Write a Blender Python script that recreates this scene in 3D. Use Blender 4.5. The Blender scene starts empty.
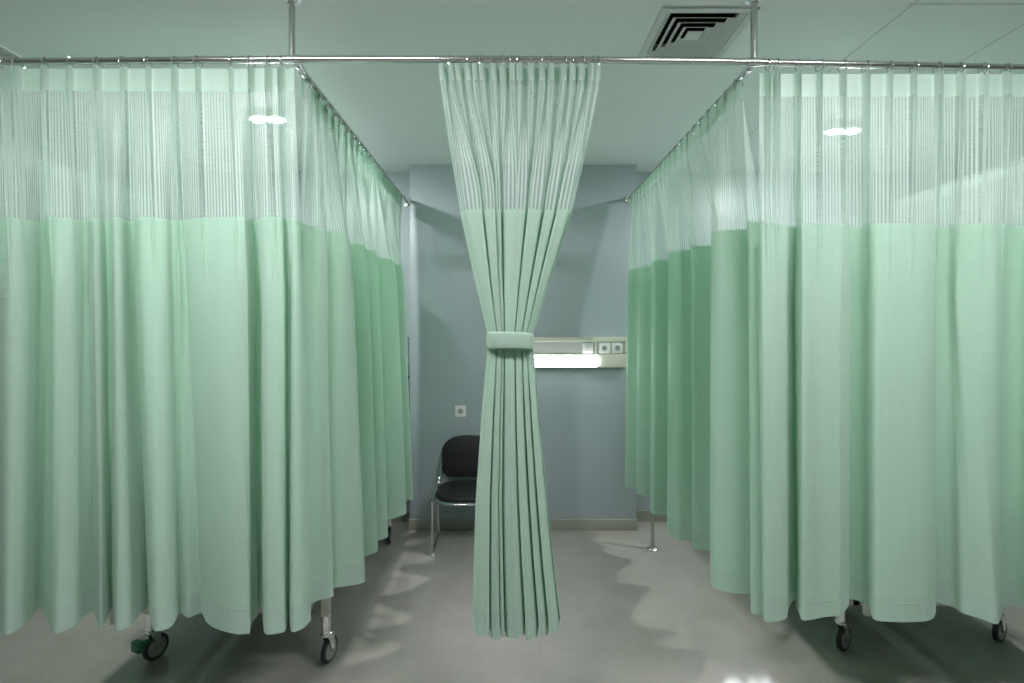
import bpy, bmesh, math, random
from mathutils import Vector, Matrix
random.seed(7)
S = bpy.context.scene
COL = S.collection
PI = math.pi
F = 520.0; PX, PY, CAMZ = 507.0, 328.0, 1.66
def WX(px, Y): return (px - PX) * Y / F
def WZ(py, Y): return CAMZ - (py - PY) * Y / F

# ------------------------------------------------------------------ materials
def new_mat(name):
    m = bpy.data.materials.new(name); m.use_nodes = True
    nt = m.node_tree; nt.nodes.clear()
    out = nt.nodes.new('ShaderNodeOutputMaterial')
    return m, nt, out
def N(nt, t, **kw):
    n = nt.nodes.new(t)
    for k, v in kw.items():
        if k in n.inputs: n.inputs[k].default_value = v
        else: setattr(n, k, v)
    return n
def L(nt, a, ao, b, bi): nt.links.new(a.outputs[ao], b.inputs[bi])
def math_node(nt, op, a=None, b=None, va=0.0, vb=0.0):
    n = nt.nodes.new('ShaderNodeMath'); n.operation = op
    n.inputs[0].default_value = va; n.inputs[1].default_value = vb
    if a is not None: nt.links.new(a, n.inputs[0])
    if b is not None: nt.links.new(b, n.inputs[1])
    return n.outputs[0]

def plain(name, col, rough=0.5, metal=0.0, noise=0.0, nscale=8.0, bump=0.0, spec=0.5, coat=0.0):
    m, nt, out = new_mat(name)
    p = N(nt, 'ShaderNodeBsdfPrincipled')
    p.inputs['Base Color'].default_value = (*col, 1)
    p.inputs['Roughness'].default_value = rough
    p.inputs['Metallic'].default_value = metal
    p.inputs['Specular IOR Level'].default_value = spec
    p.inputs['Coat Weight'].default_value = coat
    tc = N(nt, 'ShaderNodeTexCoord')
    nz = N(nt, 'ShaderNodeTexNoise', Scale=nscale, Detail=4.0)
    L(nt, tc, 'Object', nz, 'Vector')
    if noise > 0:
        mr = N(nt, 'ShaderNodeMapRange')
        mr.inputs['To Min'].default_value = 1 - noise; mr.inputs['To Max'].default_value = 1 + noise
        L(nt, nz, 'Fac', mr, 'Value')
        mx = N(nt, 'ShaderNodeVectorMath', operation='MULTIPLY')
        mx.inputs[0].default_value = col
        L(nt, mr, 'Result', mx, 1); L(nt, mx, 'Vector', p, 'Base Color')
    if bump > 0:
        b = N(nt, 'ShaderNodeBump', Strength=bump, Distance=0.002)
        L(nt, nz, 'Fac', b, 'Height'); L(nt, b, 'Normal', p, 'Normal')
    L(nt, p, 'BSDF', out, 'Surface')
    return m

def emit(name, col, s):
    m, nt, out = new_mat(name)
    e = N(nt, 'ShaderNodeEmission', Strength=s); e.inputs['Color'].default_value = (*col, 1)
    L(nt, e, 'Emission', out, 'Surface'); return m

def cloth(name, kind):
    """thin woven curtain cloth: diffuse + translucent, open between the threads where it is net"""
    m, nt, out = new_mat(name)
    refl = (0.50, 0.665, 0.565); tran = (0.18, 0.48, 0.26)
    if kind == 'hem': refl = (0.45, 0.60, 0.515)
    if kind == 'head': refl = (0.55, 0.68, 0.61); tran = (0.36, 0.60, 0.45)
    if kind == 'net': refl = (0.62, 0.74, 0.68); tran = (0.48, 0.66, 0.56)
    uv = N(nt, 'ShaderNodeUVMap', uv_map='UVMap')
    sep = N(nt, 'ShaderNodeSeparateXYZ'); L(nt, uv, 'UV', sep, 'Vector')
    # woven irregularity: long vertical and short horizontal threads
    mp = N(nt, 'ShaderNodeMapping'); mp.inputs['Scale'].default_value = (60, 5, 1)
    L(nt, uv, 'UV', mp, 'Vector')
    n1 = N(nt, 'ShaderNodeTexNoise', Scale=1.0, Detail=5.0); L(nt, mp, 'Vector', n1, 'Vector')
    mp2 = N(nt, 'ShaderNodeMapping'); mp2.inputs['Scale'].default_value = (4, 140, 1)
    L(nt, uv, 'UV', mp2, 'Vector')
    n2 = N(nt, 'ShaderNodeTexNoise', Scale=1.0, Detail=4.0); L(nt, mp2, 'Vector', n2, 'Vector')
    s = math_node(nt, 'ADD', n1.outputs['Fac'], n2.outputs['Fac'])
    mr = N(nt, 'ShaderNodeMapRange'); mr.inputs['From Min'].default_value = .6; mr.inputs['From Max'].default_value = 1.4
    mr.inputs['To Min'].default_value = .972; mr.inputs['To Max'].default_value = 1.028
    nt.links.new(s, mr.inputs['Value'])
    def tint(c):
        v = N(nt, 'ShaderNodeVectorMath', operation='MULTIPLY'); v.inputs[0].default_value = c
        L(nt, mr, 'Result', v, 1); return v.outputs['Vector']
    # soft wrinkles
    mp3 = N(nt, 'ShaderNodeMapping'); mp3.inputs['Scale'].default_value = (5, 2.2, 1)
    L(nt, uv, 'UV', mp3, 'Vector')
    n3 = N(nt, 'ShaderNodeTexNoise', Scale=1.6, Detail=5.0, Distortion=1.2); L(nt, mp3, 'Vector', n3, 'Vector')
    hgt = math_node(nt, 'MULTIPLY', n3.outputs['Fac'], None, vb=1.0)
    if kind in ('solid', 'hem'):   # packing creases: thin horizontal lines every 26 cm
        fr = math_node(nt, 'FRACT', math_node(nt, 'MULTIPLY', sep.outputs['Y'], None, vb=1 / 0.155))
        d = math_node(nt, 'ABSOLUTE', math_node(nt, 'SUBTRACT', fr, None, vb=0.5))
        cr = N(nt, 'ShaderNodeMapRange'); cr.inputs['From Min'].default_value = 0.0; cr.inputs['From Max'].default_value = .03
        cr.inputs['To Min'].default_value = .25; cr.inputs['To Max'].default_value = 0.0
        nt.links.new(d, cr.inputs['Value'])
        nz = N(nt, 'ShaderNodeTexNoise', Scale=3.0); L(nt, uv, 'UV', nz, 'Vector')
        msk = N(nt, 'ShaderNodeMapRange'); msk.inputs['From Min'].default_value = .5; msk.inputs['From Max'].default_value = .62
        L(nt, nz, 'Fac', msk, 'Value')
        hgt = math_node(nt, 'ADD', hgt, math_node(nt, 'MULTIPLY', cr.outputs['Result'], msk.outputs['Result']))
    b = N(nt, 'ShaderNodeBump', Strength=0.30, Distance=0.012); nt.links.new(hgt, b.inputs['Height'])
    df = N(nt, 'ShaderNodeBsdfDiffuse', Roughness=0.6); tr = N(nt, 'ShaderNodeBsdfTranslucent')
    nt.links.new(tint(refl), df.inputs['Color']); nt.links.new(tint(tran), tr.inputs['Color'])
    L(nt, b, 'Normal', df, 'Normal'); L(nt, b, 'Normal', tr, 'Normal')
    mx = N(nt, 'ShaderNodeMixShader', Fac={'net': 0.42, 'hem': 0.24}.get(kind, 0.34))
    L(nt, df, 'BSDF', mx, 1); L(nt, tr, 'BSDF', mx, 2)
    gl = N(nt, 'ShaderNodeBsdfGlossy', Roughness=0.45); gl.inputs['Color'].default_value = (.9, 1, .95, 1)
    L(nt, b, 'Normal', gl, 'Normal')
    mg = N(nt, 'ShaderNodeMixShader', Fac=0.035); L(nt, mx, 'Shader', mg, 1); L(nt, gl, 'BSDF', mg, 2)
    tp = N(nt, 'ShaderNodeBsdfTransparent')
    mo = N(nt, 'ShaderNodeMixShader')
    if kind == 'net':
        fr = math_node(nt, 'FRACT', math_node(nt, 'MULTIPLY', sep.outputs['X'], None, vb=1 / 0.0165))
        tri = math_node(nt, 'ABSOLUTE', math_node(nt, 'SUBTRACT', fr, None, vb=0.5))
        st = N(nt, 'ShaderNodeMapRange'); st.inputs['From Min'].default_value = .16; st.inputs['From Max'].default_value = .30
        st.inputs['To Min'].default_value = NET_OPEN; st.inputs['To Max'].default_value = 0.20
        nt.links.new(tri, st.inputs['Value'])
        # cross threads
        fy = math_node(nt, 'FRACT', math_node(nt, 'MULTIPLY', sep.outputs['Y'], None, vb=1 / 0.007))
        ty = math_node(nt, 'ABSOLUTE', math_node(nt, 'SUBTRACT', fy, None, vb=0.5))
        sy = N(nt, 'ShaderNodeMapRange'); sy.inputs['From Min'].default_value = .25; sy.inputs['From Max'].default_value = .42
        sy.inputs['To Min'].default_value = 1.0; sy.inputs['To Max'].default_value = 0.55
        nt.links.new(ty, sy.inputs['Value'])
        nt.links.new(math_node(nt, 'MULTIPLY', st.outputs['Result'], sy.outputs['Result']), mo.inputs['Fac'])
    else:
        mo.inputs['Fac'].default_value = 0.01 if kind == 'head' else 0.0
    L(nt, mg, 'Shader', mo, 1); L(nt, tp, 'BSDF', mo, 2)
    L(nt, mo, 'Shader', out, 'Surface')
    return m
NET_OPEN = 0.66

M = {}
M['cloth'] = cloth('curtain_cloth', 'solid')
M['hem'] = cloth('curtain_double_hem_cloth', 'hem')
M['head'] = cloth('curtain_header_cloth', 'head')
M['net'] = cloth('curtain_net', 'net')
M['steel'] = plain('brushed_stainless_steel', (.60, .61, .60), .22, 1.0, .06, 30)
M['chrome'] = plain('chrome', (.80, .81, .80), .12, 1.0)
M['black_pad'] = plain('black_upholstery', (.012, .011, .014), .6, 0, .2, 60, .4)
M['cream'] = plain('cream_powder_coat', (.62, .63, .54), .45, 0, .02)
M['greypanel'] = plain('grey_panel_inset', (.42, .43, .40), .5, 0, .02)
M['white_plastic'] = plain('white_plastic', (.80, .81, .80), .35)
M['hole'] = plain('socket_recess_plastic', (.35, .36, .37), .5)
M['lamp'] = emit('fluorescent_diffuser', (.94, .96, 1.0), 19.0)
M['down'] = emit('downlight_lens', (1.0, 1.0, .99), 1000.0)
M['bedmetal'] = plain('bed_enamel_steel', (.55, .54, .50), .4, 0, .03)
M['bedboard'] = plain('bed_board_plastic', (.38, .40, .36), .45, 0, .03)
M['mattress'] = plain('mattress_vinyl', (.05, .14, .12), .5, 0, .05)
M['rubber'] = plain('grey_rubber', (.03, .03, .032), .6)
M['hub'] = plain('caster_hub_plastic', (.28, .29, .28), .4)
M['brake'] = plain('green_brake_plastic', (.02, .16, .09), .4)
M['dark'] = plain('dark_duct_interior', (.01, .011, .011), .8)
M['vent'] = plain('diffuser_white_enamel', (.62, .66, .63), .5, 0, .02)
M['baseb'] = plain('baseboard_beige_tile', (.34, .34, .29), .3, 0, .04, 5)

def wall_mat(name, col):
    m = plain(name, col, .33, 0, .03, 2.5, .15, .5); return m
M['wall'] = wall_mat('blue_grey_wall_paint', (.38, .45, .475))
M['wallfar'] = plain('pale_green_wall_paint', (.42, .45, .43), .6, 0, .02, 3)

def ceiling_mat():
    m, nt, out = new_mat('ceiling_paint_and_tiles')
    p = N(nt, 'ShaderNodeBsdfPrincipled', Roughness=.55)
    g = N(nt, 'ShaderNodeNewGeometry'); sep = N(nt, 'ShaderNodeSeparateXYZ'); L(nt, g, 'Position', sep, 'Vector')
    def line(o, off, per, w):
        a = math_node(nt, 'DIVIDE', math_node(nt, 'SUBTRACT', o, None, vb=off), None, vb=per)
        r = math_node(nt, 'SUBTRACT', a, math_node(nt, 'ROUND', a))
        return math_node(nt, 'LESS_THAN', math_node(nt, 'ABSOLUTE', r), None, vb=w / per / 2)
    lx = line(sep.outputs['X'], 1.68, .6, .008); ly = line(sep.outputs['Y'], 2.15, 1.2, .009)
    right = math_node(nt, 'GREATER_THAN', sep.outputs['X'], None, vb=1.66)
    ln = math_node(nt, 'MULTIPLY', math_node(nt, 'MAXIMUM', lx, ly), right)
    mix = N(nt, 'ShaderNodeMix', data_type='RGBA')
    mix.inputs[6].default_value = (.80, .85, .825, 1); mix.inputs[7].default_value = (.52, .57, .55, 1)
    nt.links.new(ln, mix.inputs[0]); nt.links.new(mix.outputs[2], p.inputs['Base Color'])
    nz = N(nt, 'ShaderNodeTexNoise', Scale=3.0, Detail=3.0); L(nt, g, 'Position', nz, 'Vector')
    b = N(nt, 'ShaderNodeBump', Strength=.08, Distance=.01); L(nt, nz, 'Fac', b, 'Height'); L(nt, b, 'Normal', p, 'Normal')
    L(nt, p, 'BSDF', out, 'Surface'); return m
M['ceil'] = ceiling_mat()

def floor_mat():
    m, nt, out = new_mat('polished_grey_floor_tiles')
    p = N(nt, 'ShaderNodeBsdfPrincipled')
    g = N(nt, 'ShaderNodeNewGeometry'); sep = N(nt, 'ShaderNodeSeparateXYZ'); L(nt, g, 'Position', sep, 'Vector')
    def line(o, off, per, w):
        a = math_node(nt, 'DIVIDE', math_node(nt, 'SUBTRACT', o, None, vb=off), None, vb=per)
        r = math_node(nt, 'SUBTRACT', a, math_node(nt, 'ROUND', a))
        return math_node(nt, 'LESS_THAN', math_node(nt, 'ABSOLUTE', r), None, vb=w / per / 2)
    ln = math_node(nt, 'MAXIMUM', line(sep.outputs['X'], .17, .6, .003), line(sep.outputs['Y'], .27, .6, .003))
    nz = N(nt, 'ShaderNodeTexNoise', Scale=2.2, Detail=8.0, Roughness=.65); L(nt, g, 'Position', nz, 'Vector')
    cr = N(nt, 'ShaderNodeValToRGB')
    cr.color_ramp.elements[0].position = .3; cr.color_ramp.elements[0].color = (.335, .325, .295, 1)
    cr.color_ramp.elements[1].position = .7; cr.color_ramp.elements[1].color = (.42, .405, .37, 1)
    L(nt, nz, 'Fac', cr, 'Fac')
    mix = N(nt, 'ShaderNodeMix', data_type='RGBA'); mix.inputs[7].default_value = (.33, .32, .295, 1)
    nt.links.new(ln, mix.inputs[0]); nt.links.new(cr.outputs['Color'], mix.inputs[6])
    nt.links.new(mix.outputs[2], p.inputs['Base Color'])
    p.inputs['Roughness'].default_value = .10
    nz2 = N(nt, 'ShaderNodeTexNoise', Scale=1.3, Detail=2.0); L(nt, g, 'Position', nz2, 'Vector')
    b = N(nt, 'ShaderNodeBump', Strength=.06, Distance=.01); L(nt, nz2, 'Fac', b, 'Height'); L(nt, b, 'Normal', p, 'Normal')
    L(nt, p, 'BSDF', out, 'Surface'); return m
M['floor'] = floor_mat()

# ------------------------------------------------------------------ object helpers
def wloc(o):
    v = Vector((0, 0, 0))
    while o is not None:
        v += o.location; o = o.parent
    return v
def obj(name, bm, mat, parent=None, smooth=True, origin=None):
    me = bpy.data.meshes.new(name)
    if origin is None: origin = wloc(parent) if parent else Vector((0, 0, 0))
    bmesh.ops.translate(bm, verts=bm.verts, vec=-Vector(origin))
    bm.normal_update(); bm.to_mesh(me); bm.free()
    me.materials.append(mat)
    if smooth:
        for p in me.polygons: p.use_smooth = True
        try: me.set_sharp_from_angle(angle=math.radians(38))
        except Exception: pass
    o = bpy.data.objects.new(name, me); COL.objects.link(o)
    if parent: o.parent = parent
    o.location = Vector(origin) - (wloc(parent) if parent else Vector((0, 0, 0)))
    return o
def thing(name, label, cat, loc=(0, 0, 0), group=None):
    o = bpy.data.objects.new(name, None); COL.objects.link(o); o.location = loc
    o.empty_display_size = .1
    o['label'] = label; o['category'] = cat
    if group: o['group'] = group
    return o
def tag(o, label, cat, group=None):
    o['label'] = label; o['category'] = cat
    if group: o['group'] = group
    return o
def copy_tree(o, parent=None):
    c = o.copy(); COL.objects.link(c)
    if parent: c.parent = parent
    for ch in list(o.children): copy_tree(ch, c)
    return c
def struct(name, bm, mat, parent=None):
    o = obj(name, bm, mat, parent)
    o['kind'] = 'structure'; return o

def box(bm, a, b, bev=0.0, mtx=None):
    t = bmesh.new() if bev > 0 or mtx else bm
    x0, y0, z0 = a; x1, y1, z1 = b
    v = [t.verts.new(p) for p in ((x0, y0, z0), (x1, y0, z0), (x1, y1, z0), (x0, y1, z0), (x0, y0, z1), (x1, y0, z1), (x1, y1, z1), (x0, y1, z1))]
    for f in ((0, 3, 2, 1), (4, 5, 6, 7), (0, 1, 5, 4), (1, 2, 6, 5), (2, 3, 7, 6), (3, 0, 4, 7)): t.faces.new([v[i] for i in f])
    if t is not bm:
        if bev > 0: bmesh.ops.bevel(t, geom=list(t.edges) + list(t.verts), offset=bev, segments=3, profile=.5, affect='EDGES')
        if mtx: bmesh.ops.transform(t, matrix=mtx, verts=t.verts)
        merge(bm, t)
    return bm
def merge(bm, t):
    me = bpy.data.meshes.new('tmp'); t.to_mesh(me); t.free(); bm.from_mesh(me); bpy.data.meshes.remove(me)
def catmull(pts, n=8, closed=False):
    P = [Vector(p) for p in pts]; out = []
    m = len(P); rng = range(m if closed else m - 1)
    for i in rng:
        p0 = P[(i - 1) % m] if closed or i > 0 else P[0] * 2 - P[1]
        p1 = P[i]; p2 = P[(i + 1) % m]
        p3 = P[(i + 2) % m] if closed or i + 2 < m else P[-1] * 2 - P[-2]
        for k in range(n):
            t = k / n
            out.append(.5 * ((2 * p1) + (p2 - p0) * t + (2 * p0 - 5 * p1 + 4 * p2 - p3) * t * t + (3 * p1 - p0 - 3 * p2 + p3) * t ** 3))
    if not closed: out.append(P[-1].copy())
    return out
def tube(bm, pts, r, seg=12, closed=False, caps=True):
    P = [Vector(p) for p in pts]; n = len(P); rings = []; up = None
    for i in range(n):
        if closed: d = P[(i + 1) % n] - P[i - 1]
        else: d = P[min(i + 1, n - 1)] - P[max(i - 1, 0)]
        d.normalize()
        if up is None:
            up = Vector((0, 0, 1)) if abs(d.z) < .9 else Vector((0, 1, 0))
        a = (up - d * up.dot(d)).normalized(); up = a; b = d.cross(a)
        rr = r[i] if isinstance(r, (list, tuple)) else r
        rings.append([bm.verts.new(P[i] + a * rr * math.cos(2 * PI * k / seg) + b * rr * math.sin(2 * PI * k / seg)) for k in range(seg)])
    for i in range(n if closed else n - 1):
        A = rings[i]; B = rings[(i + 1) % n]
        for k in range(seg): bm.faces.new((A[k], B[k], B[(k + 1) % seg], A[(k + 1) % seg]))
    if not closed and caps:
        bm.faces.new(rings[0]); bm.faces.new(list(reversed(rings[-1])))
    return bm
def lathe(bm, prof, origin, axis='Z', seg=24):
    """prof: (radius, height) along axis"""
    o = Vector(origin)
    ax = {'X': (Vector((0, 1, 0)), Vector((0, 0, 1)), Vector((1, 0, 0))), 'Y': (Vector((0, 0, 1)), Vector((1, 0, 0)), Vector((0, 1, 0))), 'Z': (Vector((1, 0, 0)), Vector((0, 1, 0)), Vector((0, 0, 1)))}[axis]
    rings = []
    for r, h in prof:
        rings.append([bm.verts.new(o + ax[2] * h + ax[0] * max(r, 1e-4) * math.cos(2 * PI * k / seg) + ax[1] * max(r, 1e-4) * math.sin(2 * PI * k / seg)) for k in range(seg)])
    for A, B in zip(rings, rings[1:]):
        for k in range(seg): bm.faces.new((A[k], A[(k + 1) % seg], B[(k + 1) % seg], B[k]))
    bm.faces.new(list(reversed(rings[0]))); bm.faces.new(rings[-1])
    return bm
def B(): return bmesh.new()

# ------------------------------------------------------------------ room shell
XL, XR, YF, YP, YB, H = -4.6, 4.9, -2.6, 4.27, 4.47, 3.0
PXL, PXR = -.797, 1.06
def quad(pts):
    bm = B(); bm.faces.new([bm.verts.new(p) for p in pts]); return bm
struct('floor', box(B(), (XL, YF, -.1), (XR, YB + .1, 0)), M['floor'])
VX0, VX1, VY0, VY1 = .672, 1.032, 2.195, 2.573      # ceiling diffuser opening
def slab_with_holes(z0, z1, holes):
    bm = B()
    xs = sorted({XL, XR, *[h[0] for h in holes], *[h[1] for h in holes]}); ys = sorted({YF, YB + .1, *[h[2] for h in holes], *[h[3] for h in holes]})
    for i in range(len(xs) - 1):
        for j in range(len(ys) - 1):
            cx = (xs[i] + xs[i + 1]) / 2; cy = (ys[j] + ys[j + 1]) / 2
            if any(h[0] < cx < h[1] and h[2] < cy < h[3] for h in holes): continue
            box(bm, (xs[i], ys[j], z0), (xs[i + 1], ys[j + 1], z1))
    return bm
holes = [(VX0 + .01, VX1 - .01, VY0 + .01, VY1 - .01), (-2.79, -2.43, 2.19, 2.55)]
struct('ceiling', slab_with_holes(H, H + .06, holes), M['ceil'])
struct('wall_back', box(B(), (XL, YB, 0), (XR, YB + .1, H)), M['wall'])
struct('wall_centre', box(B(), (PXL, YP, 0), (PXR, YB, H), .002), M['wall'])
struct('wall_left', box(B(), (XL - .1, YF, 0), (XL, YB + .1, H)), M['wallfar'])
struct('wall_right', box(B(), (XR, YF, 0), (XR + .1, YB + .1, H)), M['wallfar'])
struct('wall_front', box(B(), (XL - .1, YF - .1, 0), (XR + .1, YF, H)), M['wallfar'])
struct('baseboard_centre', box(B(), (PXL - .008, YP - .010, 0), (PXR + .008, YB, .092), .002), M['baseb'])
bb = box(B(), (XL, YB - .012, 0), (PXL - .008, YB, .092)); box(bb, (PXR + .008, YB - .012, 0), (XR, YB, .092))
struct('baseboard_back', bb, M['baseb'])

# ------------------------------------------------------------------ curtain rails
RZ = 2.72; RY = 2.10
PL, PR = WX(292, RY), WX(754, RY)
SLX, SRX = -.85, .985
def rail_z(x):      # the front rail hangs a little low at both ends
    px = PX + F * x / RY
    y = 58.3
    if px < 292: y = 58.3 + (292 - px) * .0082
    if px > 500: y = 58.3 + (px - 500) * .0090 + max(0, px - 700) * .012
    y = min(y, 73)
    return WZ(y + 1.0, RY)
FR0, FR1 = -2.95, 3.30
rail = thing('curtain_rail', 'long straight steel curtain rail crossing the whole front, held by two ceiling posts', 'curtain rail', ((PL + PR) / 2, RY, RZ))
xs = [FR0 + (FR1 - FR0) * i / 60 for i in range(61)]
obj('rail_tube', tube(B(), [(x, RY, rail_z(x)) for x in xs], .0132, 16), M['steel'], rail)
for px_ in (PL, PR):
    z0 = rail_z(px_)
    pst = obj('ceiling_post', tube(B(), [(px_, RY, z0 + .005), (px_, RY, H - .004)], .0125, 16), M['steel'], rail)
    obj('flange', lathe(B(), [(.014, -.030), (.019, -.028), (.020, -.012), (.038, -.009), (.040, 0), (.0, 0)], (px_, RY, H), 'Z', 24), M['chrome'], pst)
    obj('tee_joint', tube(B(), [(px_ - .03, RY, z0), (px_ + .03, RY, z0)], .0165, 18), M['chrome'], rail)
for e in (FR0, FR1):
    obj('end_cap', lathe(B(), [(.014, -.01), (.017, -.008), (.017, .008), (.012, .012)], (e, RY, rail_z(e)), 'X', 18), M['chrome'], rail)
def side_rail(x0, x1, y1, label, zoff=-.02):
    zn = rail_z(x0) + zoff
    t = thing('side_curtain_rail', label, 'curtain rail', (x0, RY, zn))
    obj('rail_tube', tube(B(), [(x0, RY + .012, zn), (x1, y1, RZ)], .0125, 14), M['steel'], t)
    obj('clamp', tube(B(), [(x0, RY - .002, zn + .01), (x0 + (x1 - x0) * .03, RY + .06, zn)], .017, 14), M['chrome'], t)
    obj('wall_flange', lathe(B(), [(.014, -.03), (.018, -.028), (.019, -.01), (.034, -.008), (.036, -.001), (.0, -.001)], (x1, y1, RZ), 'Y', 20), M['chrome'], t)
    return t
side_rail(SLX, -.84, YB, 'steel side rail left of the aisle, running back from the front rail to the wall')
side_rail(SRX, 1.0, YP, 'steel side rail right of the aisle, running back to the grey wall')
side_rail(-2.86, -2.84, YB, 'steel side rail seen dimly through the net of the wide left curtain')
side_rail(3.20, 3.20, YB, 'steel side rail seen dimly through the net of the wide right curtain')

# ------------------------------------------------------------------ curtains
def resample(P, n):
    d = [0]
    for a, b in zip(P, P[1:]): d.append(d[-1] + (b - a).length)
    T = d[-1]; out = []; j = 0
    for i in range(n):
        s = T * i / (n - 1)
        while j < len(P) - 2 and d[j + 1] < s: j += 1
        k = (s - d[j]) / max(d[j + 1] - d[j], 1e-9)
        out.append(P[j].lerp(P[j + 1], min(max(k, 0), 1)))
    return out, T
def sm(a, b, x):
    t = min(max((x - a) / (b - a), 0), 1); return t * t * (3 - 2 * t)

def top_curve(pleats, start, end, along='X', base=0.0, amp=.017, pinch=.010, side=1):
    """plan curve at the header: flat panels with a triple pinch at every hook"""
    pts = [(start, base + .004)]
    for i, p in enumerate(pleats):
        w = pinch
        pts += [(p - w * 1.0, base + .010), (p - w * .65, base - amp * side), (p, base + .002), (p + w * .65, base - amp * side), (p + w * 1.0, base + .010)]
        nxt = pleats[i + 1] if i + 1 < len(pleats) else end
        mid = (p + nxt) / 2
        if nxt - p > w * 4: pts.append((mid, base + .012))
    pts.append((end, base + .004))
    return pts

def make_curtain(root, levels, heights, topz, z_head, z_net, z_hem, hem_h=.10, N_=700, dens=.025, hem_fun=None):
    """levels: list of plan curves (Vectors in x,y) with heights (descending z)"""
    res = []; T = 0
    for c in levels:
        r, t = resample(c, N_); res.append(r); T = max(T, t)
    ax = 0 if abs(levels[0][-1].x - levels[0][0].x) > abs(levels[0][-1].y - levels[0][0].y) else 1
    def mono(r):
        v = [p.x * RY / p.y if ax == 0 else p.y for p in r]; w = N_ // 90; out = []
        for i in range(N_):
            a, b = max(0, i - w), min(N_, i + w + 1); out.append(sum(v[a:b]) / (b - a))
        for i in range(1, N_): out[i] = max(out[i], out[i - 1] + 1e-5)
        return out
    mo = mono(res[2]); lo_, hi_ = levels[0][0][ax], levels[0][-1][ax]
    m0, m1 = mo[0], mo[-1]
    dense, _ = resample(levels[0], 6000); out = []; j = 0
    for v in mo:
        tx = lo_ + (v - m0) / (m1 - m0) * (hi_ - lo_)
        while j < len(dense) - 2 and dense[j + 1][ax] < tx: j += 1
        out.append(dense[j].copy())
    res[0] = out; res[1] = out
    def pt(i, z, ztop, zbot):
        for k in range(len(heights) - 1):
            if z >= heights[k + 1] or k == len(heights) - 2:
                t = sm(heights[k], heights[k + 1], z) if k == 0 else (heights[k] - z) / (heights[k] - heights[k + 1])
                if k == 0: t = sm(0, 1, min(max((heights[k] - z) / (heights[k] - heights[k + 1]), 0), 1))
                t = min(max(t, 0), 1)
                return res[k][i].lerp(res[k + 1][i], t)
    def panel(name, za, zb, mat, part_of, off=0.0, sag=None):
        n = max(2, int(abs(za - zb) / dens)); bm = B(); uvl = bm.loops.layers.uv.new('UVMap'); rows = []
        for j in range(n + 1):
            z = za + (zb - za) * j / n; row = []
            for i in range(N_):
                p = pt(i, z, topz, z_hem)
                zz = z
                if sag: zz = z + sag(i / (N_ - 1), p, (za - z) / max(za - zb, 1e-6))
                row.append((bm.verts.new((p.x, p.y, zz)), i / (N_ - 1) * T, zz))
            rows.append(row)
        for j in range(n):
            for i in range(N_ - 1):
                q = (rows[j][i], rows[j + 1][i], rows[j + 1][i + 1], rows[j][i + 1])
                f = bm.faces.new([a[0] for a in q])
                for l, a in zip(f.loops, q): l[uvl].uv = (a[1], a[2])
        return obj(name, bm, mat, part_of)
    def wav(u, p, t): return .006 * math.sin(u * T * 3.1) * t
    def topw(u, p, t): return 0.0
    hb = panel('header_band', topz, z_head, M['head'], root)
    panel('net_panel', z_head, z_net, M['net'], root)
    cp = panel('cloth_panel', z_net, z_hem + hem_h, M['cloth'], root)
    hm = panel('bottom_hem', z_hem + hem_h, z_hem, M['hem'], root, sag=lambda u, p, t: .008 * math.sin(u * T * 2.3) * t)
    return res

def add_rings(root, spots, axis, railz, topz):
    """spots: (x, y) on the rail; one steel ring with its hook per pleat"""
    for (x, y) in spots:
        bm = B(); zr = railz(x, y); R = .0225; tilt = random.uniform(-.35, .35); c = Vector((x, y, zr - .0075))
        pts = []
        for k in range(20):
            a = 2 * PI * k / 20
            if axis == 'X': v = Vector((math.sin(tilt) * math.cos(a) * R, math.cos(a) * R * math.cos(tilt), math.sin(a) * R))
            else: v = Vector((math.cos(a) * R * math.cos(tilt), math.sin(tilt) * math.cos(a) * R, math.sin(a) * R))
            pts.append(c + v)
        tube(bm, pts, .0024, 6, closed=True)
        zb = zr - .0075 - R
        tube(bm, catmull([(x, y, zb + .003), (x, y - .004, zb - .006), (x, y - .002, zb - .018), (x, y + .002, topz - .022)], 3), .0017, 5)
        obj('ring', bm, M['chrome'], root)

def lv(pts): return catmull([Vector((a, b, 0)) for a, b in pts], 6)

CT = RZ - .006       # top of the cloth
def front_levels(bottom, pleats_px, x_end0, x_end1):
    top = top_curve([WX(p, RY) for p in pleats_px], x_end0, x_end1, base=RY, amp=.020)
    bot = [(WX(b, d), d) for m_, b, d in bottom]; mid = [(WX(m_, RY + (d - RY) * .75), RY + (d - RY) * .75) for m_, b, d in bottom]
    return lv(top), lv(mid), lv(bot)

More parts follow.
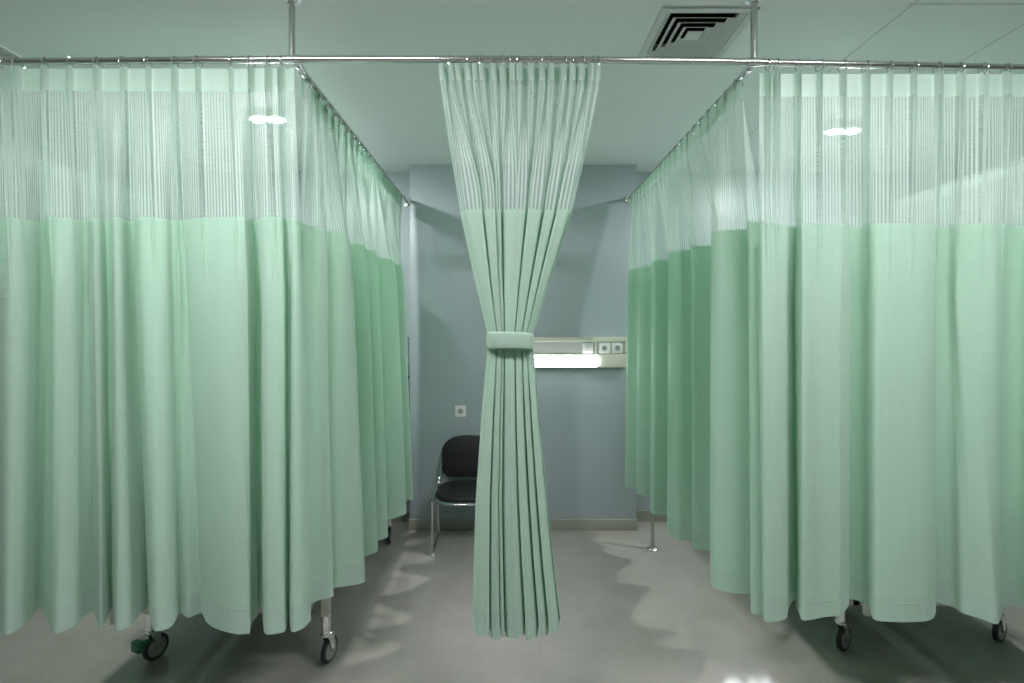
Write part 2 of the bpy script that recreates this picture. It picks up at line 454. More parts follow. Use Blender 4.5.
# wide curtain of the left bay
fl_b = []
x = -196
while x < -14:       # the part outside the photo
    w = min(random.uniform(38, 62), -8 - x)
    fl_b += [(x, x, 2.09), (x + w * .45, x + w * .45, 2.13), (x + w - 8, x + w - 8, 2.21), (x + w, x + w, 2.18)]
    x += w
D0 = 2.075
fl_b += [(a, b, D0 - .01 + d * 1.15) for a, b, d in [
    (0, -1, .02), (10, 8, 0), (25, 22, .05), (36, 34, .13), (42, 40, .175), (54, 53.5, .185), (55, 54.5, .17), (45, 44, .14), (50, 50, .06), (52.5, 52, .01), (58, 58, 0), (72, 73, .04), (80, 82, .09), (86, 90, .13), (97, 101, .145), (98, 102, .13), (88, 95, .11), (92.5, 98, .06), (94.5, 100, .03),
    (102, 106, .06), (107, 111, .14), (111, 113, .12), (113.5, 115, .03), (115, 117, .0), (123, 130, .03), (129, 144, .13), (134, 148, .165), (143, 155, .175), (144, 156, .16), (135, 149, .13), (138, 151, .06), (140.5, 153, .01), (146, 158, 0), (158, 169, .02), (168, 175, .06), (172, 178, .11), (176, 181, .12),
    (179, 188, .09), (183, 196, .11), (187, 202, .12), (190, 206, .07), (200, 215, .03), (220, 233, 0), (244, 248, .0), (248.5, 250, .01), (250, 252, .07), (256, 258, .13), (247, 248, .16), (246, 247, .175), (252, 254, .185), (259, 261, .165), (261, 263, .07), (263, 264, .02), (268, 268, 0), (280, 281, .01),
    (285, 286, .03), (287, 287.5, .10), (290, 289, .12), (291.5, 290, .05), (294, 292, .01), (300, 303, .03), (304, 311, .08)]]
fl_pl = [-184 + 27 * i for i in range(8)] + [18, 45, 70, 98, 124, 148, 175, 198, 230, 251, 268, 281]
CZL = .45
c1 = thing('bed_curtain', 'wide pale green curtain closed across the front of the left bay', 'curtain', (-1.9, RY, .45))
t_, m_, b_ = front_levels(fl_b, fl_pl, WX(-194, RY), WX(294, RY))
make_curtain(c1, [t_, t_, m_, b_], [CT, CT - .085, 1.80, CZL], CT, CT - .092, 2.105, CZL, N_=1100)
add_rings(c1, [(WX(p, RY), RY) for p in fl_pl], 'X', lambda x, y: rail_z(x), CT)

# wide curtain of the right bay
fr_b = [(a, b, D0 + .03 + d) for a, b, d in [
    (758, 763, .05), (762, 765, .0), (770, 776, .0), (780, 786, .02), (786, 788, .07), (789, 791, .13), (794, 796, .165), (804, 806, .175), (805, 807, .16), (794, 796, .13), (799, 799, .05), (802, 802, .0), (808, 810, 0), (818, 824, .02), (834, 838, .03), (843, 842, .04), (850, 849, .13), (841, 840, .16), (842, 840, .175), (858, 856, .16), (866, 868, .12),
    (870, 871, .05), (876, 875, .01), (884, 886, 0), (908, 912, .0), (926, 931, .02), (936, 936, .10), (928, 929, .15), (930, 930, .165), (946, 942, .15), (952, 954, .12), (956, 962, .08), (968, 975, .05), (984, 990, .01), (996, 998, .0), (1003, 1001, .05), (1008, 1004, .12), (1016, 1018, .13), (1028, 1032, .09)]]
x = 1036
while x < 1250:
    w = min(random.uniform(40, 62), 1262 - x)
    fr_b += [(x, x, 2.09), (x + w * .5, x + w * .5, 2.12), (x + w - 6, x + w - 6, 2.21)]; x += w
fr_pl = [768, 777, 798, 820, 843, 866, 890, 914, 938, 960, 983, 1006] + [1030 + 24 * i for i in range(10)]
c2 = thing('bed_curtain', 'wide pale green curtain closed across the front of the right bay', 'curtain', (2.1, RY, .46))
t_, m_, b_ = front_levels(fr_b, fr_pl, WX(760, RY), WX(1262, RY))
make_curtain(c2, [t_, t_, m_, b_], [CT - .02, CT - .105, 1.80, .47], CT - .022, CT - .114, 2.085, .47, N_=1100)
add_rings(c2, [(WX(p, RY), RY) for p in fr_pl], 'X', lambda x, y: rail_z(x), CT - .022)

# side curtains: plan points (Y, X)
def side_curtain(root, bot, y0, y1, x0, x1, npl, side, N_, hem=.45, mid_f=.8, ztop=None):
    ztop = ztop or CT
    ys = [y0 + (y1 - y0) * (i + .5) / npl for i in range(npl)]
    tc = top_curve(ys, y0, y1, base=0, amp=.016, pinch=.009, side=side)
    top = [(x0 + (x1 - x0) * (a - y0) / (y1 - y0) - b * 1.0, a) for a, b in tc]
    bot = [(a, b if i < 3 else (b - .05 if (x0 < 0 and b < x0 + .055) else b + .05 if (x0 > 0 and b > x0 + .062) else b)) for i, (a, b) in enumerate(bot)]
    botp = [(b, a) for a, b in bot]
    cx = lambda yy: x0 + (x1 - x0) * (yy - y0) / (y1 - y0)
    midp = [(cx(a) + (b - cx(a)) * mid_f, y0 + (y1 - y0) * (a - bot[0][0]) / (bot[-1][0] - bot[0][0]) * .5 + .5 * a - .5 * y0 * 0) for a, b in bot]
    midp = [(cx(a) + (b - cx(a)) * mid_f, a) for a, b in bot]
    make_curtain(root, [lv(top), lv(top), lv(midp), lv(botp)], [ztop, ztop - .085, 2.0, hem], ztop, ztop - .092, 2.105, hem, N_=N_)
    add_rings(root, [(cx(a), a) for a in ys], 'Y', lambda x, y: RZ - .012, ztop)

c3 = thing('bed_curtain', 'green curtain along the left side of the aisle, hem swinging out over the floor', 'curtain', (-.8, 3.1, .45))
side_curtain(c3, [(2.15, -.84), (2.20, -.88), (2.288, -.85), (2.34, -.78), (2.375, -.80), (2.385, -.84), (2.41, -.79), (2.448, -.685), (2.50, -.70), (2.58, -.86), (2.68, -.83), (2.736, -.758), (2.82, -.70), (2.86, -.77), (2.92, -.83), (2.968, -.74), (3.04, -.695), (3.09, -.79), (3.20, -.85), (3.29, -.76), (3.42, -.66), (3.46, -.74), (3.55, -.82), (3.637, -.71), (3.68, -.665), (3.73, -.75), (3.83, -.85), (3.93, -.77), (4.02, -.85), (4.12, -.80)],
             2.16, 4.16, SLX, -.842, 20, 1, 900, mid_f=.65)
c4 = thing('bed_curtain', 'green curtain along the right side of the aisle, beside the lit wall panel', 'curtain', (1.0, 3.1, .45))
side_curtain(c4, [(2.23, 1.15), (2.185, 1.10), (2.205, 1.035), (2.30, 1.05), (2.345, 1.09), (2.36, 1.03), (2.40, .963), (2.5, .98), (2.64, 1.09), (2.78, 1.13), (2.834, 1.03), (2.87, 1.03), (2.93, 1.08), (2.97, 1.04), (2.98, .975), (3.09, .950), (3.22, 1.03), (3.36, 1.06), (3.39, 1.0), (3.41, .954), (3.53, .98), (3.66, 1.05), (3.73, 1.04), (3.76, .99), (3.81, .95), (3.87, .985), (3.91, .96), (3.957, .90), (4.02, .93), (4.08, 1.0)],
             2.17, 4.18, SRX, 1.0, 20, -1, 900)
def rand_side(x):
    out = []; y = 2.32
    while y < 4.2:
        out += [(y, x + .05), (y + .06, x + .07), (y + .12, x - .05), (y + .17, x - .06)]; y += random.uniform(.2, .26)
    return out
c5 = thing('bed_curtain', 'green curtain on the far side of the left bay, seen only through the net', 'curtain', (-2.85, 3.1, .45))
side_curtain(c5, rand_side(-2.90), 2.32, 4.3, -2.86, -2.84, 18, 1, 420)
c6 = thing('bed_curtain', 'green curtain on the far side of the right bay, seen only through the net', 'curtain', (3.2, 3.1, .45))
side_curtain(c6, rand_side(3.20), 2.32, 4.3, 3.2, 3.2, 18, -1, 420)

# centre curtain, gathered by its tieback
c7 = thing('tied_curtain', 'narrow green curtain hanging in the middle of the aisle, gathered at its waist', 'curtain', (.04, RY, .44))
cp_px = [440.5, 450, 457, 467, 474, 481, 493, 502, 512, 519, 531, 542, 551, 564, 573, 582, 592, 598]
def outline(y):
    tab = [(58, 437.5, 601), (88, 441, 599), (130, 448, 590), (213, 461, 571), (280, 475, 550), (328, 486.5, 535), (334, 488, 532.5), (348, 488, 532.5), (356, 487, 534), (420, 481.5, 539.5), (500, 476, 547), (560, 474, 553), (612, 472.5, 559), (640, 472.5, 561)]
    for (a, l0, r0), (b, l1, r1) in zip(tab, tab[1:]):
        if y <= b:
            t = (y - a) / (b - a); return l0 + (l1 - l0) * t, r0 + (r1 - r0) * t
    return tab[-1][1:]
# normalised fold curve: s in 0..1 across, d front/back -1..1
random.seed(11)
fold_edges = [0, .19, .31, .36, .50, .61, .76, .87, 1.0]
fp = [(0, .6)]
for q, (a, b) in enumerate(zip(fold_edges, fold_edges[1:])):
    w = b - a; dd = random.uniform(.8, 1.0)
    if q < 4:     # panel faces a little left: front edge on its right
        fp += [(a - .02, .9), (a + .01, .35), (a + .22 * w, -.55), (a + .7 * w, -.9 * dd), (b - .004, -dd), (b + .006, -.6), (b - .004, .2)]
    else:
        fp += [(a + .004, .2), (a - .006, -.6), (a + .004, -dd), (a + .3 * w, -.9 * dd), (a + .78 * w, -.55), (b - .01, .35), (b + .02, .9)]
fp.append((1, .1))
fold_n, fT = resample(lv(fp), 900)
tc = [(0, .01)]
for p in cp_px:
    q = (p - 437.5) / 163.5
    tc += [(q - .019, .016), (q - .021, -.004), (q - .010, -.016), (q + .010, -.016), (q + .021, -.004), (q + .019, .016)]
tc.append((1, .01))
top_n, _ = resample(lv(tc), 900)
top_n = [Vector((v.x, v.y, 0)) for v in top_n]
def centre_pt(i, z):
    y = PY + (CAMZ - z) * F / RY
    l, r = outline(y)
    w = sm(88, 200, y)
    a = top_n[i]; b = fold_n[i]
    wid = (r - l) / 163.5
    # at the waist the bundle is an oval, below it opens into deep pleats
    amp = .038
    if y > 200: amp = .038 - .004 * sm(240, 330, y) + .014 * sm(350, 620, y)
    ov = math.sqrt(max(0, 1 - (2 * b.x - 1) ** 2))
    near = math.exp(-((y - 341) / 55) ** 2)
    sx = a.x * (1 - w) + b.x * w
    xx = WX(l + (r - l) * min(max(sx, -.01), 1.01), RY)
    dfold = b.y * amp * (1 - near * (1 - .35 * ov)) - near * ov * .022
    d = a.y * (1 - w) + dfold * w
    return xx, RY + d
_lens = [0.0]
for i in range(1, 900):
    a_, b_ = centre_pt(i - 1, WZ(150, RY)), centre_pt(i, WZ(150, RY))
    _lens.append(_lens[-1] + math.hypot(a_[0] - b_[0], a_[1] - b_[1]))
def centre_panel(name, za, zb, mat):
    n = max(2, int((za - zb) / .02)); bm = B(); uvl = bm.loops.layers.uv.new('UVMap'); rows = []
    for j in range(n + 1):
        row = []
        for i in range(900):
            z = za + (zb - za) * j / n
            zz = z
            if za < 1: zz = z + (.025 * sm(.84, .90, i / 899) + .008 * math.sin(i * .03)) * j / n if name == 'bottom_hem' else z
            x_, y_ = centre_pt(i, z)
            row.append((bm.verts.new((x_, y_, zz)), _lens[i] * 1.35, zz))
        rows.append(row)
    for j in range(n):
        for i in range(899):
            q = (rows[j][i], rows[j + 1][i], rows[j + 1][i + 1], rows[j][i + 1])
            f = bm.faces.new([a[0] for a in q])
            for l, a in zip(f.loops, q): l[uvl].uv = (a[1], a[2])
    o = obj(name, bm, mat, c7)
    return o
CZ = WZ(632, RY)
centre_panel('header_band', CT + .008, WZ(82, RY), M['head'])
centre_panel('net_panel', WZ(82, RY), WZ(211, RY), M['net'])
centre_panel('cloth_panel', WZ(211, RY), CZ + .1, M['cloth'])
centre_panel('bottom_hem', CZ + .1, CZ, M['hem'])
add_rings(c7, [(WX(p, RY), RY) for p in cp_px], 'X', lambda x, y: rail_z(x), CT + .008)
# tieback: a stitched band wrapped round the waist
bm = B(); uvl = bm.loops.layers.uv.new('UVMap')
cx = WX(510.2, RY); hw = (534 - 487) / 2 * RY / F - .002; hd = .052
zt0, zt1 = WZ(332, RY), WZ(349, RY); K = 64; rows = []
for j in range(9):
    t = j / 8; z = zt0 + (zt1 - zt0) * t; row = []
    bul = .003 * (1 - abs(2 * t - 1) ** 6) - (.0016 if j in (1, 7) else 0)
    for k in range(K):
        a = 2 * PI * k / K; ca, sa = math.cos(a), math.sin(a)
        ex = math.copysign(abs(ca) ** .55, ca) * (hw + bul); ey = math.copysign(abs(sa) ** .8, sa) * (hd + bul)
        row.append((bm.verts.new((cx + ex, RY - .004 + ey, z - .0025 * ca + .0015 * math.sin(3 * a))), k / K * .6, z))
    rows.append(row)
for j in range(8):
    for k in range(K):
        q = (rows[j][k], rows[j + 1][k], rows[j + 1][(k + 1) % K], rows[j][(k + 1) % K])
        f = bm.faces.new([a[0] for a in q])
        for l, a in zip(f.loops, q): l[uvl].uv = (a[1], a[2])
tb = obj('curtain_tieback', bm, M['cloth'], None, origin=(cx, RY, zt1))
tb.modifiers.new('thick', 'SOLIDIFY').thickness = .005
tag(tb, 'pale green stitched fabric band wrapped round the waist of the middle curtain', 'tieback')

# ------------------------------------------------------------------ bed head wall panels
def head_panel(x0, x1, lamp0, lamp1, label, group=None):
    """x0..x1 panel, lamp from lamp0 to lamp1"""
    yb = YP if (x0 > PXL - .02 and x1 < PXR + .02) else YB
    yf = yb - .055
    zt, zb_ = WZ(337, YP - .05), WZ(367.5, YP - .05)
    t = thing('bed_head_panel', label, 'wall panel', ((x0 + x1) / 2, yb, zb_), group)
    ztg, zbg = zt - .040, zb_ + .107        # recessed strip
    bm = B()
    box(bm, (x0, yf, ztg), (x1, yb, zt), .004)
    box(bm, (x0, yf, zb_), (x1, yb, zbg), .004)
    box(bm, (x0, yf + .016, zbg - .004), (x1, yb, ztg + .004))
    box(bm, (x0, yf, zbg - .005), (x0 + .012, yb, ztg + .005), .002); box(bm, (x1 - .014, yf, zbg - .005), (x1, yb, ztg + .005), .002)
    box(bm, (lamp1 - .018, yf, zbg - .005), (lamp1 - .004, yb, ztg + .005), .002)
    obj('housing', bm, M['cream'], t)
    obj('inset_strip', box(B(), (x0 + .012, yf + .012, zbg), (lamp1 - .018, yf + .018, ztg)), M['greypanel'], t)
    bm = B(); prof = []
    for k in range(9):
        a = PI * k / 8; prof.append((yf - .022 * math.sin(a) - .0005, zb_ + .003 + (.092) * (1 - math.cos(a)) / 2 + .003))
    ra = [bm.verts.new((lamp0, y, z)) for y, z in prof]; rb = [bm.verts.new((lamp1, y, z)) for y, z in prof]
    for k in range(8): bm.faces.new((ra[k], rb[k], rb[k + 1], ra[k + 1]))
    bm.faces.new(ra); bm.faces.new(list(reversed(rb)))
    lo = obj('lamp_cover', bm, M['lamp'], t); lo['label'] = 'glowing white fluorescent strip'
    zc = (ztg + zbg) / 2
    def plate(xc, kind):
        p = obj(kind, box(B(), (xc - .043, yf + .002, zc - .043), (xc + .043, yf + .014, zc + .043), .004), M['white_plastic'], t)
        if kind == 'power_socket':
            obj('socket_recess', lathe(B(), [(.021, 0), (.021, -.0035), (.017, -.0035), (.015, -.0005), (0.0, -.0005)], (xc, yf + .002, zc), 'Y', 24), M['hole'], p)
        else:
            obj('rocker', box(B(), (xc - .030, yf - .002, zc - .030), (xc + .030, yf + .004, zc + .030), .003), M['white_plastic'], p)
    plate(lamp1 - .075, 'light_switch')
    plate(lamp1 + .060, 'power_socket'); plate(lamp1 + .165, 'power_socket')
    return t
head_panel(-.12, .972, -.02, .731, 'cream wall panel with glowing strip light behind the tied curtain')
head_panel(-2.15, -1.10, -2.05, -1.33, 'cream wall panel with strip light in the curtained left bay, shining through the cloth')
head_panel(1.75, 2.80, 1.85, 2.55, 'cream wall panel with strip light in the curtained right bay')

# lone wall socket
sx, sz = WX(460.5, YP), WZ(411, YP)
w = thing('wall_socket', 'single white power socket on the grey wall above the black chair', 'socket', (sx, YP, sz))
pl = obj('cover_plate', box(B(), (sx - .046, YP - .011, sz - .046), (sx + .046, YP - .0005, sz + .046), .004), M['white_plastic'], w)
obj('socket_recess', lathe(B(), [(.022, 0), (.022, -.004), (.018, -.004), (.015, -.0005), (0.0, -.0005)], (sx, YP - .011, sz), 'Y', 24), M['hole'], w)

# ------------------------------------------------------------------ chair
def superpad(bm, c, a, b, th, n=2.6, axis='Z', tilt=0.0, curve=0.0, seg=40, cut=None):
    """cushion: superellipse outline, domed faces"""
    rows = []
    layers = [(.0, -.5), (.55, -.5), (.88, -.46), (.97, -.32), (1.0, 0), (.97, .32), (.86, .48), (.5, .58), (.0, .60)]
    for s, h in layers:
        row = []
        for k in range(seg):
            t = 2 * PI * k / seg; ct, st = math.cos(t), math.sin(t)
            u = math.copysign(abs(ct) ** (2 / n), ct) * a * s; v = math.copysign(abs(st) ** (2 / n), st) * b * s
            if cut: v = cut(u, v)
            hh = h * th + curve * (u / a) ** 2
            if axis == 'Z': p = Vector((u, v, hh))
            else: p = Vector((u, -hh, v))
            row.append(p)
        rows.append(row)
    R = Matrix.Rotation(tilt, 3, 'X')
    V = [[bm.verts.new(R @ p + Vector(c)) for p in row] for row in rows[1:-1]]
    c0 = bm.verts.new(R @ (sum(rows[0], Vector()) / seg) + Vector(c)); c1_ = bm.verts.new(R @ (sum(rows[-1], Vector()) / seg) + Vector(c))
    for A, Bq in zip(V, V[1:]):
        for k in range(seg): bm.faces.new((A[k], A[(k + 1) % seg], Bq[(k + 1) % seg], Bq[k]))
    for k in range(seg):
        bm.faces.new((c0, V[0][(k + 1) % seg], V[0][k])); bm.faces.new((c1_, V[-1][k], V[-1][(k + 1) % seg]))
    bmesh.ops.recalc_face_normals(bm, faces=bm.faces)
    return bm
CX = -.305
ch = thing('visitor_chair', 'black padded visitor chair with chrome tube frame against the grey wall', 'chair', (CX, 3.98, 0))
seat = obj('seat', superpad(B(), (CX, 3.985, .412), .235, .225, .05, 3.2), M['black_pad'], ch)
obj('backrest', superpad(B(), (CX, 4.205, .598), .228, .176, .04, 3.0, axis='Y', tilt=math.radians(-5), curve=-.02,
    cut=lambda u, v: v * (1.0 + (.10 if v > 0 else -.22) * (1 - (u / .228) ** 2 * (1 if v > 0 else 1.3)))), M['black_pad'], ch)
rim = []
for k in range(48):
    t = 2 * PI * k / 48; ct, st = math.cos(t), math.sin(t)
    rim.append((CX + math.copysign(abs(ct) ** .625, ct) * .240, 3.985 + math.copysign(abs(st) ** .625, st) * .230, .384))
obj('seat_frame', tube(B(), rim, .010, 10, closed=True), M['chrome'], ch)
for s in (-1, 1):
    x = CX + s * .243
    obj('leg', tube(B(), catmull([(x, 3.80, .397), (x, 3.795, .36), (x, 3.79, .05), (x, 3.795, .022), (x, 3.825, .012), (x, 4.10, .012), (x, 4.16, .015), (x, 4.172, .03), (x, 4.16, .06), (x, 4.10, .385)], 6), .0105, 10), M['chrome'], ch)
    obj('foot_glide', lathe(B(), [(.016, 0), (.017, .006), (.013, .014), (.010, .018)], (x, 3.80, 0), 'Z', 14), M['white_plastic'], ch)
    obj('back_support', tube(B(), catmull([(x * 1.0, 4.10, .385), (x, 4.175, .42), (x - s * .01, 4.215, .50), (x - s * .035, 4.225, .66)], 6), .010, 10), M['chrome'], ch)

# ------------------------------------------------------------------ hospital beds
def caster(x, y, parent, rot, brake=False, seed=0):
    """castor with fork, wheel on the floor at (x, y)"""
    R = .062; T = Matrix.Translation((x, y, 0)) @ Matrix.Rotation(rot, 4, 'Z')
    off = .028
    c = obj('caster', merge_xf(lathe(B(), [(.016, .255), (.022, .25), (.024, .165), (.030, .160), (.030, .150), (.012, .146)], (0, 0, 0), 'Z', 18), T), M['chrome'], parent)
    wb = lathe(B(), [(.040, -.0115), (.056, -.0115), (R, -.008), (R, .008), (.056, .0115), (.040, .0115)], (0, off, R), 'X', 28)
    obj('wheel', merge_xf(wb, T), M['rubber'], c)
    hb_ = B()
    for s in (-1, 1):
        lathe(hb_, [(.008, s * .0135), (.040, s * .0125), (.046, s * .0118), (.046, s * .006), (0, s * .006)] if s > 0 else [(0, -.006), (.046, -.006), (.046, -.0118), (.040, -.0125), (.008, -.0135)], (0, off, R), 'X', 24)
    lathe(hb_, [(.009, -.022), (.009, .022)], (0, off, R), 'X', 12)
    obj('hub', merge_xf(hb_, T), M['hub'], c)
    fk = B()
    for s in (-1, 1):
        pts = [(-.012, .150), (.026, .150), (.036, .115), (.034, .060), (.022, .050), (.012, .062), (.0, .110), (-.014, .135)]
        vs = [[fk.verts.new((s * (.0165 + dx), yy + off * .3, zz)) for yy, zz in pts] for dx in (0, .004)]
        fk.faces.new(vs[0]); fk.faces.new(list(reversed(vs[1])))
        n = len(pts)
        for k in range(n): fk.faces.new((vs[0][k], vs[0][(k + 1) % n], vs[1][(k + 1) % n], vs[1][k]))
    box(fk, (-.021, -.008, .146), (.021, .036, .153), .002)
    bmesh.ops.recalc_face_normals(fk, faces=fk.faces)
    obj('fork', merge_xf(fk, T), M['chrome'], c)
    if brake:
        bk = box(B(), (-.030, -.075, .085), (.030, -.040, .135), .006); box(bk, (-.012, -.045, .10), (.012, -.002, .118), .003)
        o = obj('brake_pedal', merge_xf(bk, T), M['brake'], c); o['label'] = 'green brake pedal'
    return c
def merge_xf(bm, T):
    bmesh.ops.transform(bm, matrix=T, verts=bm.verts); return bm

def bed(name_label, cx_, y0, wheel_xy, rots, brakes):
    """cx_ bed centre, y0 foot-end board"""
    t = thing('hospital_bed', name_label, 'bed', (cx_, y0 + 1.0, 0))
    W = .43; y1 = y0 + 1.94
    bm = B()
    for s in (-1, 1):
        box(bm, (cx_ + s * W * .93 - .02, y0 + .12, .275), (cx_ + s * W * .93 + .02, y1 - .22, .322), .004)
    for yy in (y0 + .12, y1 - .26): box(bm, (cx_ - W, yy, .275), (cx_ + W, yy + .045, .322), .004)
    obj('base_frame', bm, M['bedmetal'], t)
    bm = B()
    for s in (-1, 1):
        box(bm, (cx_ + s * W - .02, y0 + .03, .46), (cx_ + s * W + .02, y1 - .03, .52), .004)
    for k in range(9):
        yy = y0 + .05 + k * (y1 - y0 - .12) / 8
        box(bm, (cx_ - W, yy, .475), (cx_ + W, yy + .03, .50), .003)
    obj('mattress_deck', bm, M['bedmetal'], t)
    for yy in (y0 + .30, y1 - .45):
        for s in (-1, 1):
            obj('lift_arm', tube(B(), [(cx_ + s * .30, yy, .25), (cx_ + s * .30, yy + .18, .48)], .018, 10), M['bedmetal'], t)
    obj('mattress', box(B(), (cx_ - .43, y0 + .05, .515), (cx_ + .43, y1 - .05, .64), .03), M['mattress'], t)
    obj('pillow', superpad(B(), (cx_, y1 - .27, .69), .29, .19, .11, 3.4), M['white_plastic'], t)
    for nm, yy, zt in (('footboard', y0, .93), ('headboard', y1, 1.02)):
        bm = B()
        pts = catmull([(cx_ - W, yy, .30), (cx_ - W, yy, zt - .10), (cx_ - W + .02, yy, zt - .03), (cx_ - W + .10, yy, zt), (cx_ + W - .10, yy, zt), (cx_ + W - .02, yy, zt - .03), (cx_ + W, yy, zt - .10), (cx_ + W, yy, .30)], 5)
        tube(bm, pts, .018, 12)
        fb = obj(nm, bm, M['bedmetal'], t)
        obj('board', box(B(), (cx_ - W + .02, yy - .010, .50), (cx_ + W - .02, yy + .010, zt - .02), .006), M['bedboard'], fb)
    for s in (-1, 1):
        bm = B(); xx = cx_ + s * (W + .032)
        tube(bm, catmull([(xx, y0 + .50, .50), (xx, y0 + .50, .80), (xx, y0 + .56, .86), (xx, y1 - .50, .86), (xx, y1 - .44, .80), (xx, y1 - .44, .50)], 5), .013, 10)
        for k in range(1, 6):
            yy = y0 + .50 + k * (y1 - y0 - .94) / 6
            tube(bm, [(xx, yy, .52), (xx, yy, .86)], .008, 8)
        tube(bm, [(xx, y0 + .50, .55), (xx, y1 - .44, .55)], .010, 8)
        obj('side_rail', bm, M['bedmetal'], t)
    for (wx, wy), r_, bk in zip(wheel_xy, rots, brakes):
        obj('leg', box(B(), (wx - .020, wy - .020, .245), (wx + .020, wy + .020, .50), .004), M['bedmetal'], t)
        caster(wx, wy, t, r_, bk)
    return t
def floor_xy(px, py):
    Y = CAMZ * F / (py - PY); return WX(px, Y), Y
lb = [floor_xy(150, 662), floor_xy(326, 665), (-1.80, 4.00), (-.905, 3.98)]
bedL = bed('hospital bed on casters behind the wide left curtain, one green brake pedal showing', -1.385, 2.40, lb, [-.40, -.25, .2, .1], [True, False, False, False])
dp = B(); px_, py_ = -.824, 4.345
tube(dp, [(px_, py_, .40), (px_, py_, 1.40)], .011, 12); tube(dp, [(px_, py_, 1.38), (px_, py_, 1.585)], .007, 10)
dpo = obj('drip_pole', dp, M['steel'], bedL)
bk = B()
for z_ in (.48, .80): box(bk, (-.965, py_ - .016, z_), (px_ + .016, py_ + .016, z_ + .04), .004)
obj('pole_bracket', bk, M['chrome'], dpo)
obj('clamp_collar', lathe(B(), [(.012, -.03), (.018, -.028), (.018, .028), (.012, .03)], (px_, py_, 1.385), 'Z', 16), M['chrome'], dpo)
obj('clamp_knob', lathe(B(), [(.006, 0), (.006, .014), (.014, .016), (.014, .034), (.005, .036)], (px_, py_ - .045, 1.25), 'Y', 14), M['rubber'], dpo)
hk = B()
for s_ in (-1, 1): tube(hk, catmull([(px_, py_, 1.57), (px_ + s_ * .012, py_, 1.585), (px_ + s_ * .022, py_, 1.57), (px_ + s_ * .026, py_, 1.59)], 4), .003, 8)
obj('hook', hk, M['chrome'], dpo)
rb = [floor_xy(841, 652), floor_xy(997, 643), (1.72, 4.14), (2.58, 4.12)]
bed('hospital bed behind the wide right curtain, two grey casters showing under the hem', 2.14, 2.47, rb, [-1.0, -1.1, .3, .2], [False, False, False, False])

# ------------------------------------------------------------------ drip stands
def drip(x, y, ztop, label):
    t = thing('drip_stand', label, 'drip stand', (x, y, 0))
    obj('pole', tube(B(), [(x, y, .10), (x, y, ztop * .62)], .0125, 12), M['steel'], t)
    obj('inner_pole', tube(B(), [(x, y, ztop * .60), (x, y, ztop)], .0085, 12), M['steel'], t)
    obj('collar', lathe(B(), [(.012, -.03), (.019, -.028), (.019, .028), (.012, .03)], (x, y, ztop * .62), 'Z', 16), M['chrome'], t)
    kb = B(); lathe(kb, [(.006, 0), (.006, .02), (.016, .022), (.016, .04), (.006, .042)], (x + .01, y - .002, ztop * .62), 'X', 14)
    obj('knob', kb, M['rubber'], t)
    hk = B()
    for k in range(2):
        s = 1 if k else -1
        tube(hk, catmull([(x, y, ztop - .01), (x + s * .05, y, ztop + .01), (x + s * .07, y, ztop + .03), (x + s * .08, y, ztop - .0), (x + s * .09, y, ztop + .03)], 4), .004, 8)
    obj('hook', hk, M['chrome'], t)
    obj('base', lathe(B(), [(.042, 0), (.043, .006), (.036, .012), (.018, .018), (.014, .05), (.0125, .12)], (x, y, 0), 'Z', 28), M['steel'], t)
    return t
drip(1.092, 3.90, 1.52, 'steel drip stand hidden behind the right aisle curtain, only the foot of its pole showing')

# ------------------------------------------------------------------ ceiling diffusers
def diffuser(x0, x1, y0, y1, label, far=False):
    t = thing('ceiling_vent', label, 'air vent', ((x0 + x1) / 2, (y0 + y1) / 2, H))
    cx_, cy_ = (x0 + x1) / 2, (y0 + y1) / 2; hx, hy = (x1 - x0) / 2, (y1 - y0) / 2
    def ring_b(bm, a, za, b, zb_):
        """square frustum band from half-size factor a at za to b at zb_"""
        A = [bm.verts.new((cx_ + sx * hx * a, cy_ + sy * hy * a, za)) for sx, sy in ((-1, -1), (1, -1), (1, 1), (-1, 1))]
        Bv = [bm.verts.new((cx_ + sx * hx * b, cy_ + sy * hy * b, zb_)) for sx, sy in ((-1, -1), (1, -1), (1, 1), (-1, 1))]
        for k in range(4): bm.faces.new((A[k], A[(k + 1) % 4], Bv[(k + 1) % 4], Bv[k]))
    bm = B()
    ring_b(bm, 1.14, H - .0005, 1.13, H - .007); ring_b(bm, 1.13, H - .007, .97, H - .004); ring_b(bm, .97, H - .004, .95, H + .012)
    o = obj('frame', bm, M['vent'], t, smooth=False); o.modifiers.new('s', 'SOLIDIFY').thickness = .0015
    for f in (.93, .74, .55, .36):
        bm = B(); ring_b(bm, f, H - .002, f - .115, H + .0145)
        ring_b(bm, f, H - .002, f + .012, H - .0025)
        o = obj('louvre', bm, M['vent'], t, smooth=False); o.modifiers.new('s', 'SOLIDIFY').thickness = .0012
    bm = B(); box(bm, (cx_ - hx * .19, cy_ - hy * .19, H - .002), (cx_ + hx * .19, cy_ + hy * .19, H + .002), .001)
    obj('centre_plate', bm, M['vent'], t)
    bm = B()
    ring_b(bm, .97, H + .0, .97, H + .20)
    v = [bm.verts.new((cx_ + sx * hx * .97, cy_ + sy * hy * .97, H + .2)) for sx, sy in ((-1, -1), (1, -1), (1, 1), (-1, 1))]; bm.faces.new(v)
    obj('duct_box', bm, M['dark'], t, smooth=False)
    return t
diffuser(VX0, VX1, VY0, VY1, 'square white air diffuser in the ceiling beside the right ceiling post')
diffuser(-2.80, -2.42, 2.18, 2.56, 'square air diffuser in the ceiling at the upper left edge of the photo')

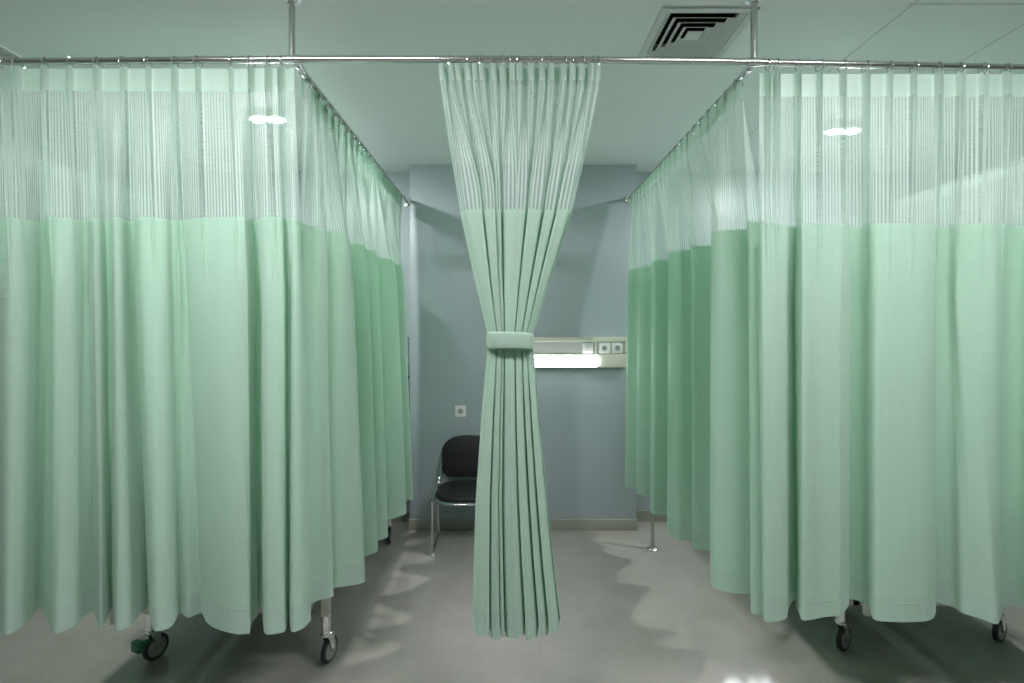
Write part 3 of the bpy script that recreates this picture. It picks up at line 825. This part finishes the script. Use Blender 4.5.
# ------------------------------------------------------------------ lights that the room has
def downlight(x, y, label, e):
    t = thing('ceiling_downlight', label, 'ceiling lamp', (x, y, H))
    bm = B(); box(bm, (x - .13, y - .07, H - .018), (x + .13, y + .07, H - .0005), .004)
    obj('housing', bm, M['white_plastic'], t)
    for s in (-1, 1):
        bm = B(); lathe(bm, [(.0, -.006), (.036, -.006), (.040, -.002), (.040, 0)], (x + s * .06, y, H - .018), 'Z', 24)
        obj('lens', bm, M['down'], t)
downlight(-1.52, 3.30, 'bright twin ceiling downlight over the left bed, glowing through the net', 1)
downlight(2.26, 3.50, 'bright twin ceiling downlight over the right bed, glowing through the net', 1)
M['panel'] = emit('ceiling_panel_diffuser', (1.0, .965, 1.0), 52.0)
def panel_light(x, y, label):
    t = thing('ceiling_light', label, 'ceiling lamp', (x, y, H))
    bm = B(); w_, d_ = .60, .16
    for a, b in (((x - w_, y - d_, H - .03), (x + w_, y - d_ + .02, H)), ((x - w_, y + d_ - .02, H - .03), (x + w_, y + d_, H)), ((x - w_, y - d_, H - .03), (x - w_ + .02, y + d_, H)), ((x + w_ - .02, y - d_, H - .03), (x + w_, y + d_, H))):
        box(bm, a, b)
    obj('frame', bm, M['white_plastic'], t)
    obj('diffuser', box(B(), (x - w_ + .02, y - d_ + .02, H - .02), (x + w_ - .02, y + d_ - .02, H - .012)), M['panel'], t)
panel_light(-.95, 1.15, 'long ceiling light over the corridor, nearest the left bay')
panel_light(1.30, 1.15, 'long ceiling light over the corridor, nearest the right bay')

# ------------------------------------------------------------------ world and camera
wd = bpy.data.worlds.new('World'); S.world = wd; wd.use_nodes = True
wd.node_tree.nodes['Background'].inputs[0].default_value = (.5, .6, .55, 1); wd.node_tree.nodes['Background'].inputs[1].default_value = .0
cam = bpy.data.cameras.new('Camera'); co = bpy.data.objects.new('Camera', cam); COL.objects.link(co)
co.location = (0, 0, CAMZ); co.rotation_euler = (PI / 2, 0, 0)
cam.sensor_width = 36; cam.lens = 36 * F / 1024; cam.clip_start = .05
cam.shift_x = (512 - PX) / 1024; cam.shift_y = -(341.5 - PY) / 1024
S.camera = co
S.view_settings.view_transform = 'Standard'; S.view_settings.look = 'None'
S.view_settings.exposure = 0.08; S.view_settings.gamma = 1; S.view_settings.use_curve_mapping = False
S.cycles.max_bounces = 12; S.cycles.diffuse_bounces = 6; S.cycles.transmission_bounces = 8; S.cycles.transparent_max_bounces = 24
S.cycles.sample_clamp_indirect = 4.0
S.cycles.use_denoising = True
